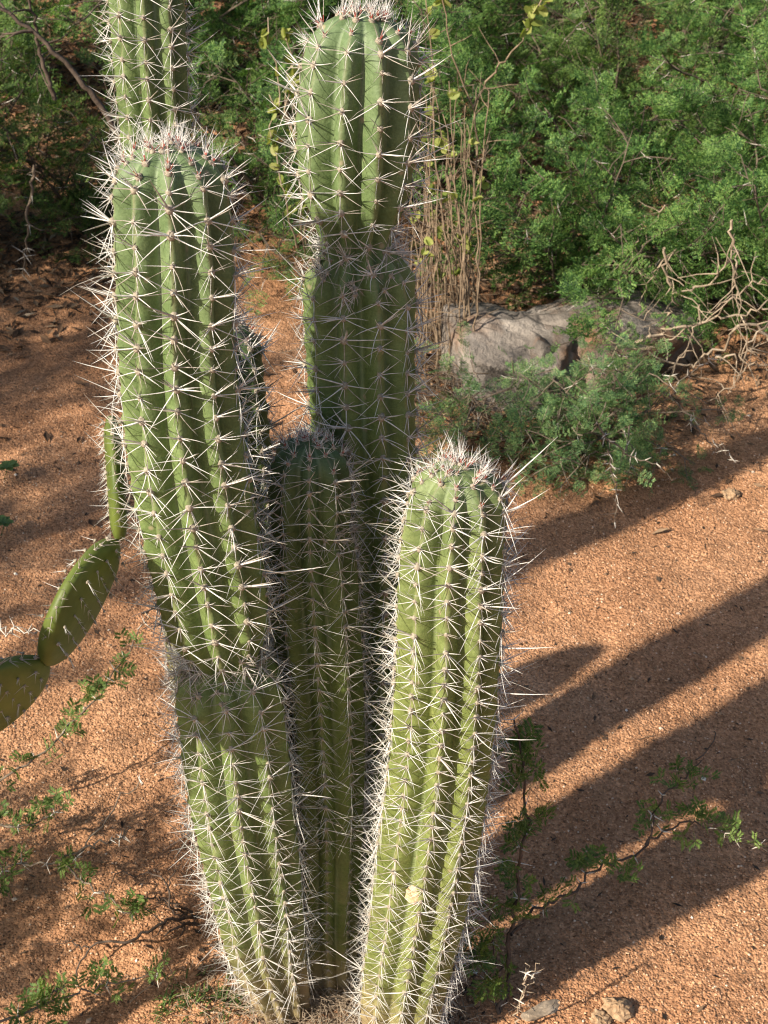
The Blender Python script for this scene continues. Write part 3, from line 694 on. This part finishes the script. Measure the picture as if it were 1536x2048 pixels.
bush('acacia_bush', (.20, 2.56), 'dark bluish bush in the shade between tall stem and rock', .14, .2, 12, 1.0, M_LEAF_B, M_BARK, 32, lean=(-.3, -.3), lsize=.75, grav=-.04, box=(np.array([.14, 2.46, .07]), np.array([.17, .16, .11])))
bush('acacia_tree', (-1.95, 1.50), 'spreading feathery tree standing beyond the edge of the view', 2.1, .72, 18, .45, M_LEAF_C, M_BARK, 33, cat='tree', thick=1.6, lsize=1.3, box=(np.array([-1.95, 1.45, 1.38]), np.array([.75, .85, .95])))
bush('acacia_bush', (-1.75, 2.75), 'feathery bush beside the tree beyond the edge of the view', 1.1, .46, 14, .6, M_LEAF_C, M_BARK, 34, lsize=1.3, box=(np.array([-1.70, 2.75, .65]), np.array([.55, .5, .7])))
bush('acacia_bush', (-.98, 1.22), 'low feathery bush beyond the edge of the view behind the prickly pear', .48, .30, 12, .6, M_LEAF_C, M_BARK, 35, lsize=1.2)

# ------------------------------------------------------------------ rock outcrop
def sphere_grid(nu, nv):
    u = np.linspace(0, np.pi, nu); v = np.arange(nv) * 2 * np.pi / nv
    D = np.stack([np.sin(u)[:, None] * np.cos(v)[None], np.sin(u)[:, None] * np.sin(v)[None], np.cos(u)[:, None] * np.ones(nv)[None]], -1).reshape(-1, 3)
    i = np.arange(nu - 1)[:, None] * nv; j = np.arange(nv)[None]; k = (j + 1) % nv
    return D, np.stack([i + j, i + nv + j, i + nv + k, i + k], -1).reshape(-1, 4)
def boulder(size, seed, planes=22, nu=56, nv=80, rough=.09):
    r = np.random.default_rng(seed); D, Q = sphere_grid(nu, nv); N = rand_dirs(r, planes); d = r.uniform(.72, 1.0, planes)
    dots = D @ N.T; rad = np.min(np.where(dots > .12, d / np.maximum(dots, .12), 9), axis=1); rad = np.minimum(rad, 1.25)
    nz = vnoise(D[:, 0] * 5 + seed, D[:, 1] * 5 + D[:, 2] * 4, seed) - .5 + .5 * (vnoise(D[:, 0] * 13 + D[:, 2] * 9, D[:, 1] * 13 + seed, seed + 1) - .5)
    V = D * (rad * (1 + rough * 2 * nz))[:, None] * np.asarray(size); g = Geo(); g.add(V, Q); return g
R0 = np.array([.44, 2.92, 0.0])
rock = thing('rock_outcrop', R0, 'cracked grey and rust coloured rock half buried under the bushes', 'rock')
for k, (px, py, Y, sz, rot) in enumerate([(1010, 685, 2.80, (.16, .16, .15), -.30), (1150, 672, 2.86, (.23, .17, .15), .18), (1300, 655, 2.95, (.15, .15, .13), .1), (1110, 752, 2.70, (.18, .08, .05), .1), (1075, 700, 2.77, (.12, .10, .13), .9)]):
    g = boulder(sz, 50 + k, 13, 80, 110, .045); o = obj('block', g.mesh('block', M_ROCK), rock); c = at(px, py, Y)
    o.location = (c[0] - R0[0], c[1] - R0[1], max(c[2] - .075, -.02)); o.rotation_euler = (.15 * (k % 3 - 1), (-.35, .12, .0, .1, -.5)[k], rot)

# ------------------------------------------------------------------ twigs, dry shrubs
def px_path(pts): return np.array([at(x, y, Y) for x, y, Y in pts])
def wiggle(P, n, amp, r):
    K = np.concatenate([P, np.zeros((len(P), 1))], 1)
    C = catmull(K, n)[0][:, :3] if len(P) > 2 else P[0] + (P[1] - P[0]) * np.linspace(0, 1, n)[:, None]
    w = r.normal(0, amp, (n, 3)); w[0] = 0; return C + w
def side_twigs(g, P, r, n, L, rad, base, thorn=0, tl=.018):
    for i in range(n):
        k = r.integers(1, len(P)); d = rand_dirs(r, 1)[0]; t = nrm(P[k] - P[k - 1]); d = nrm(d - t * (d @ t) * .7 + t * .5)
        B = grow(r, P[k], d, L * r.uniform(.4, 1.2), L / 5, .18, 0.0); g.add(*tube(B - base, np.linspace(rad, rad * .35, len(B)), 4))
def round_leaf(L, W, seed):
    r = np.random.default_rng(seed); n = 8; a = np.arange(n) * 2 * np.pi / n
    V = [[L * .5, 0, -.10 * L]] + [[L * .5 + L * .5 * math.cos(q), W / 2 * math.sin(q), .16 * W * abs(math.sin(q)) - .15 * L * (.5 + .5 * math.cos(q)) ** 2] for q in a]
    T = np.array([(0, 1 + k, 1 + (k + 1) % n) for k in range(n)]); return (np.array(V), np.zeros((0, 4), int), T, np.zeros(0, int), np.zeros(n, int))
ROUND = [round_leaf(.022, .015, i) for i in range(3)]
def shrub(name, label, cat, paths, rad, mwood, leaves=None, twigs=0, twig_l=.1, thorns=0, seed=0, leaf_mat=None, tmpls=None, lsize=1.0, wig=.003, part='stem', thorn_l=.018, group=None):
    """paths: world polylines; leaves: per path (from, to, count)."""
    r = np.random.default_rng(seed); base = np.array(paths[0][0], float); T = thing(name, base, label, cat, group); crown = Geo()
    for pi, pth in enumerate(paths):
        P = wiggle(np.asarray(pth, float), max(8, 5 * len(pth)), wig, r); g = Geo()
        rr = rad[pi] if isinstance(rad, (list, tuple)) else rad
        g.add(*tube(P - base, np.linspace(rr, rr * .4, len(P)), 5)); side_twigs(g, P, r, twigs, twig_l, rr * .5, base)
        th = thorns[pi] if isinstance(thorns, (list, tuple)) else thorns
        for i in range(th):
            k = r.integers(1, len(P)); t = nrm(P[k] - P[k - 1]); d = rand_dirs(r, 1)[0]; d = nrm(d - t * (d @ t)); l = thorn_l * r.uniform(.6, 1.2)
            for sg in (1, -1):
                q = nrm(d * sg + t * .35 + r.normal(0, .2, 3)); g.add(*tube(np.array([P[k], P[k] + q * l * .5, P[k] + q * l]) - base, [.0011, .0007, .0001], 4, cap=False), 1)
        obj(part, g.mesh(part, [mwood, M_THORN]), T)
        if leaves and leaves[pi]:
            f0, f1, n = leaves[pi]; nodes = max(1, n // 3); u = np.sort(r.uniform(f0, f1, nodes)); LP, LD = [], []
            for q in u:
                k = int(np.clip(q * (len(P) - 1), 1, len(P) - 1)); t = nrm(P[k] - P[k - 1]); sd = rand_dirs(r, 1)[0]
                for m in range(3): LP.append(P[k] - base + r.normal(0, .003, 3)); LD.append(nrm(sd + rand_dirs(r, 1)[0] * .8 + t * .5 + np.array([0, 0, .2])))
            leaves_on(crown, tmpls or NEAR_LEAF, np.array(LP), np.array(LD), r, lsize, .7)
    if crown.n: o = obj('leaves', crown.mesh('leaves', leaf_mat, smooth=False), T); o['kind'] = 'stuff'
    return T

r_ = np.random.default_rng(77)
stems_, lv = [], []
for i in range(40):
    x0 = r_.uniform(838, 955); Y = r_.uniform(2.75, 3.0); b = gnd(x0, 0); x1 = x0 + r_.normal(-8, 22); y1 = r_.uniform(150, 480)
    b = at(x0, r_.uniform(655, 735), Y); b[2] = float(ground_z(b[0], b[1])); stems_.append([b, at(x0 + r_.normal(0, 8), 560, Y), at((x0 + x1) / 2 + r_.normal(0, 8), (y1 + 520) / 2, Y + .03), at(x1, y1, Y + .05)]); lv.append((.6, 1.0, 6) if i % 3 == 0 else None)
A_ = at(930, 690, 2.86); A_[2] = 0.0
stems_ += [[A_, at(938, 480, 2.88), at(945, 215, 2.9), at(908, 120, 2.9), at(888, 20, 2.9), at(884, -60, 2.9)], [at(945, 215, 2.9), at(1000, 130, 2.92), at(1048, 75, 2.93), at(1065, 30, 2.94), at(1095, -20, 2.95)],
           [A_, at(905, 480, 2.85), at(885, 270, 2.86), at(868, 180, 2.87)], [A_, at(880, 400, 2.82), at(862, 120, 2.84), at(850, -20, 2.85)]]
lv += [(.85, 1, 9), (.62, 1.0, 36), (.6, 1, 15), (.7, 1, 12)]
shrub('bare_shrub', 'shrub of thin pale upright stems with a few round yellowish leaves', 'shrub', stems_, [.0024] * 40 + [.0030, .0026, .0026, .0026], M_STALK, lv, 4, .10, 0, 5, M_LEAF_Y, ROUND, 1.0, .0022)
stems_ = []; lv = []
for pts in ([(612, 420), (590, 280), (560, 200), (545, 120), (538, 30)], [(612, 420), (600, 300), (598, 180), (612, 90)], [(590, 280), (575, 215), (585, 130), (570, 60)], [(612, 420), (560, 330), (545, 250), (550, 190)]):
    stems_.append([at(x, y, 2.95) for x, y in pts]); lv.append((.45, 1.0, 30))
stems_[0][0] = gnd(612, 610); stems_[1][0] = stems_[0][0]; stems_[3][0] = stems_[0][0]
shrub('bare_shrub', 'thin shrub with round yellowish leaves just beside the tallest stem', 'shrub', stems_, .0028, M_DRY, lv, 2, .07, 0, 6, M_LEAF_Y, ROUND, 1.05, .005)
D_ = lambda pts, Y: [at(x, y, Y) for x, y in pts]
dry = [D_([(1560, 700), (1482, 648), (1431, 699), (1370, 732), (1295, 708), (1240, 690)], 2.62), D_([(1267, 697), (1333, 660), (1398, 645), (1472, 629), (1545, 610)], 2.66), D_([(1328, 496), (1351, 585), (1417, 561), (1470, 500)], 2.75),
       D_([(1351, 585), (1330, 650), (1300, 700), (1285, 740)], 2.72), D_([(1463, 440), (1470, 520), (1477, 601), (1482, 648)], 2.66), D_([(1431, 713), (1473, 718), (1545, 741)], 2.58), D_([(1398, 610), (1380, 690), (1330, 760)], 2.6),
       D_([(1560, 560), (1500, 570), (1440, 610), (1400, 640)], 2.74), D_([(1540, 640), (1500, 690), (1480, 760), (1420, 800)], 2.56), D_([(1350, 500), (1300, 560), (1260, 640)], 2.85), D_([(1290, 430), (1255, 520), (1225, 600)], 2.92), D_([(1330, 410), (1290, 480), (1262, 570)], 2.9)]
shrub('dry_branches', 'tangle of pale leafless dry branches beside the rock', 'branches', dry, [.0036, .0040, .0034, .0028, .003, .0026, .0022, .0026, .0024, .002, .0018, .0018], M_DRY, None, 9, .10, 0, 8, part='branch', wig=.005)
shrub('thorny_twig', 'grey thorny leafless twig at the end of the low bush', 'twig', [D_([(1375, 840), (1412, 876), (1435, 890), (1468, 918)], 2.36), D_([(1330, 760), (1390, 740), (1430, 715)], 2.45)], .0022, M_BARK, None, 2, .03, 7, 9, part='branch')
shrub('thorny_twig', 'grey thorny twig hanging below the low bush', 'twig', [D_([(1215, 900), (1228, 950), (1232, 1000), (1226, 1045)], 2.2), D_([(1195, 850), (1250, 905), (1310, 930), (1350, 960)], 2.22)], .0020, M_BARK, None, 2, .03, 8, 10, part='branch')
shrub('thorny_twig', 'grey thorny twig hanging from the bush at the left edge', 'twig', [D_([(70, 330), (58, 420), (52, 490), (44, 548)], 3.1)], .004, M_BARK, None, 3, .05, 9, 11, part='branch', thorn_l=.03)

shrub('dark_branch', 'dark bare branches leaning through the bushes in the upper left', 'branches', [D_([(262, 330), (235, 270), (165, 165), (90, 85), (20, 30), (-40, -20)], 3.15), D_([(110, 200), (85, 120), (68, 50), (50, -30)], 3.2)], [.0085, .006], M_BARKD, None, 4, .12, 0, 41, part='branch', wig=.0025)
def sticks(name, n, centre, spread, length, rad, m, label, cat, seed, lift=.01):
    r = np.random.default_rng(seed); g = Geo()
    for i in range(n):
        x, y = np.asarray(centre) + r.normal(0, 1, 2) * spread; z = float(ground_z(x, y)) + abs(r.normal(0, lift)) + .002; a = r.uniform(0, 6.28); l = length * r.uniform(.4, 1.3)
        d = np.array([math.cos(a), math.sin(a), r.normal(0, .18)]); p = np.array([x, y, z]); mid = p + d * l / 2 + r.normal(0, l * .06, 3); e = p + d * l; mid[2] = max(mid[2], z); e[2] = max(e[2], z - .004)
        g.add(*tube(np.array([p, mid, e]), np.array([1, .8, .5]) * rad * r.uniform(.6, 1.3), 3, cap=False))
    o = obj(name, g.mesh(name, m)); tag(o, label, cat, kind='stuff')
sticks('twig_litter', 520, (.16, 2.80), (.12, .16), .10, .0013, M_STALK, 'tangle of fine dry twigs on the soil between the bare stems and the rock', 'twigs', 51, .03)
sticks('fallen_spines', 1700, (-.075, 1.175), (.075, .040), .030, .00055, M_DRY, 'pale fallen spines and straw piled around the foot of the clump', 'fallen spines', 52, .014)
scatter('base_litter', 900, (-.24, .12, 1.08, 1.30), (.003, .009), M_LITTER, 'small dry brown scraps lying round the foot of the clump', 'leaf litter', .7, 15, 1.5, leafy=True)
sticks('fallen_twigs', 160, (.1, 2.0), (.5, .6), .035, .0006, M_STALK, 'thin dry twig bits scattered over the open sand', 'twigs', 53, .003)
# sprigs close to the cactus
G_ = lambda pts: [gnd(x, y, z) for x, y, z in pts]
SP = 'thorny leafy sprigs on the sand'
def sprig(label, paths, leaves, thorns, seed, rad=.0020, lsize=1.0, wood=None, cat='sprig', name='acacia_sprig'):
    return shrub(name, label, cat, paths, rad, wood or M_BARK, leaves, 0, .03, thorns, seed, M_LEAF_D, NEAR_LEAF, lsize, .0025, part='twig', thorn_l=.015)
sprig('long leafy sprig slanting up towards the waist of the leaning stem', [G_([(-60, 1600, .06), (40, 1540, .09), (120, 1470, .11), (190, 1395, .13), (240, 1330, .15), (295, 1235, .17)])], [(.1, 1.0, 45)], 16, 21)
sprig('thorny sprig with green leaves at its lower end and bare tips', [G_([(-60, 1745, .05), (60, 1727, .07), (150, 1712, .08), (200, 1660, .10), (245, 1590, .12), (278, 1560, .13)]), G_([(150, 1712, .08), (190, 1690, .09), (240, 1680, .1), (262, 1650, .1)]), G_([(-40, 1660, .08), (60, 1645, .09), (135, 1612, .1)])],
      [(.0, .48, 30), None, (.1, .95, 30)], [10, 6, 4], 22)
sprig('small leafy sprig hanging above bare sand', [G_([(120, 1725, .07), (150, 1750, .065), (200, 1785, .06), (262, 1830, .05)])], [(.15, 1.0, 24)], 5, 23)
sprig('leafy sprig along the bottom edge of the view', [G_([(-40, 2065, .05), (90, 2008, .06), (180, 1975, .06), (250, 1962, .07), (312, 1945, .08)]), G_([(60, 2020, .06), (110, 1985, .08), (130, 1965, .09)])], [(.2, 1.0, 36), (.3, 1., 9)], [6, 0], 24)
V_P = lambda pts: [at(x, y, Y) for x, y, Y in pts]
rb = gnd(1000, 2035)
sprig('young thorny shoot with dark leaves standing in the shade of the short stem',
      [[rb] + V_P([(1012, 1960, 1.20), (1022, 1870, 1.215), (1035, 1770, 1.23), (1050, 1650, 1.24), (1048, 1560, 1.245), (1040, 1480, 1.25), (1030, 1435, 1.255)]),
       V_P([(1022, 1870, 1.215), (1060, 1830, 1.23), (1130, 1790, 1.25), (1200, 1740, 1.275), (1290, 1690, 1.31), (1312, 1620, 1.33), (1360, 1560, 1.35), (1400, 1520, 1.37), (1432, 1462, 1.39)]),
       V_P([(1290, 1690, 1.31), (1340, 1655, 1.325), (1390, 1648, 1.335), (1450, 1668, 1.335), (1500, 1690, 1.335), (1545, 1705, 1.335)]),
       [rb] + V_P([(985, 1990, 1.18), (960, 1930, 1.18), (935, 1880, 1.18)]), [rb] + V_P([(1000, 1980, 1.19), (990, 1900, 1.2), (975, 1830, 1.2)])],
      [(.25, .97, 66), (.05, .86, 60), (.1, .88, 24), (.2, 1, 30), (.3, 1, 24)], [8, 12, 5, 3, 3], 25, [.0030, .0023, .0016, .0016, .0016], .95, M_BARKD, 'shrub', 'acacia_shoot')
dw = [G_([(392, 1835, .01), (330, 1842, .035), (260, 1880, .04), (178, 1895, .03), (150, 1970, .012)]), G_([(178, 1895, .03), (150, 1888, .03), (122, 1876, .03)]), G_([(385, 1825, .015), (338, 1805, .05), (282, 1790, .06)]), G_([(375, 1825, .02), (340, 1815, .05), (338, 1772, .07), (270, 1748, .06), (232, 1750, .05)]), G_([(338, 1772, .07), (352, 1740, .08), (368, 1708, .09)]),
      G_([(395, 1850, .0), (360, 1850, .03), (330, 1870, .02)]), G_([(400, 1830, .0), (350, 1825, .04), (315, 1790, .05)])]
shrub('dead_twig', 'dark dead branched twig lying on sand at the foot of the leaning stem', 'twig', dw, [.0026, .0014, .002, .0018, .0012, .003, .002], M_BARKD, None, 2, .04, 0, 27, part='branch', wig=.002)
shrub('dead_twig', 'small pale dead twig standing at the bottom edge by the young shoot', 'twig', [[gnd(1030, 2070)] + V_P([(1048, 1990, 1.13), (1070, 1950, 1.14), (1078, 1925, 1.14)]), V_P([(1048, 1990, 1.13), (1052, 1955, 1.13), (1052, 1925, 1.13)])], .0016, M_DRY, None, 3, .02, 3, 28, part='branch', wig=.002, thorn_l=.01)
shrub('thorny_twig', 'white thorny twig poking in beside the prickly pear pads', 'twig', [G_([(-40, 1270, .26), (10, 1262, .27), (45, 1262, .28), (76, 1268, .28)])], .0016, M_THORN, None, 0, .03, 6, 29, part='branch', thorn_l=.016)
def seedling(px, py, label, seed):
    b = gnd(px - 6, py + 22); t = b + np.array([.01, 0, .03]); r = np.random.default_rng(seed); T = thing('seedling', b, label, 'seedling'); g = Geo(); g.add(*tube(np.array([b, (b + t) / 2 + .002, t]) - b, [.0012, .001, .0008], 4)); obj('stem', g.mesh('stem', M_LEAF_R), T)
    for k in range(6):
        a = k * 1.05 + r.uniform(-.3, .3); X = nrm(np.array([math.cos(a), math.sin(a), .25])); Z = nrm(np.array([0, 0, 1.]) - X * X[2]); g = Geo(); instance_mesh(g, round_leaf(.021, .016, 1), frames(X[None], np.cross(Z, X)[None], Z[None], (t - b)[None], r.uniform(.8, 1.2)))
        obj('leaf', g.mesh('leaf', M_LEAF_R), T)
seedling(14, 938, 'small broad leaved seedling on shaded soil at the left edge', 1); seedling(8, 1050, 'small broad leaved seedling just below its twin at the left edge', 2)

# loose stones
def stone(px, py, size, label, seed, m=None, name='stone', rot=0.0, cat='stone'):
    b = gnd(px, py); b[2] = float(ground_z(b[0], b[1])); o = obj(name, boulder(size, seed, 18, 18, 24, .16).mesh(name, m or M_SCAR, smooth=False)); o.location = (b[0], b[1], b[2] + size[2] * .45); o.rotation_euler = (.1, .15, rot); tag(o, label, cat)
M_STONE = plain('pale stone', (.22, .14, .08), (.42, .30, .19), 160, .9, .15, .003)
stone(1462, 998, (.017, .013, .011), 'small tan stone on open sand below the low bush', 60, M_STONE)
stone(1236, 2028, (.022, .016, .014), 'angular tan stone at the bottom edge of the view', 61, M_STONE)
stone(1200, 2046, (.014, .012, .008), 'small flat stone touching the angular tan stone', 62, M_STONE)
stone(1085, 2032, (.030, .010, .004), 'flat pale chip of dried wood on the sand by the young shoot', 63, M_DRY, 'wood_chip', .6, 'wood chip')
# low weeds at the foot of the clump
def weeds():
    r = np.random.default_rng(3); g = Geo(); n = 420; V0 = np.array([[0, -.06, 0], [0, .06, 0], [.55, .045, .1], [.55, -.045, .1], [1, 0, -.05]]); tm = (V0, np.array([[0, 3, 2, 1]]), np.array([[3, 4, 2]]), np.zeros(1, int), np.zeros(1, int))
    c = np.array([gnd(r.uniform(310, 600), r.normal(2010, 18)) for i in range(60)]); P = c[r.integers(60, size=n)] + r.normal(0, .006, (n, 3)) * [1, 1, 0]; P[:, 2] = ground_z(P[:, 0], P[:, 1]) + .002
    a = r.uniform(0, 6.28, n); X = nrm(np.stack([np.cos(a), np.sin(a), r.uniform(.2, 1.4, n)], 1)); Y = nrm(np.cross(np.array([0, 0, 1.]), X)); instance_mesh(g, tm, frames(X, Y, np.cross(X, Y), P, r.uniform(.008, .02, n)))
    o = obj('weeds', g.mesh('weeds', M_LEAF_C, smooth=False)); tag(o, 'low yellowish green weeds on sand at the foot of the leaning stem', 'weeds', kind='stuff')
weeds()
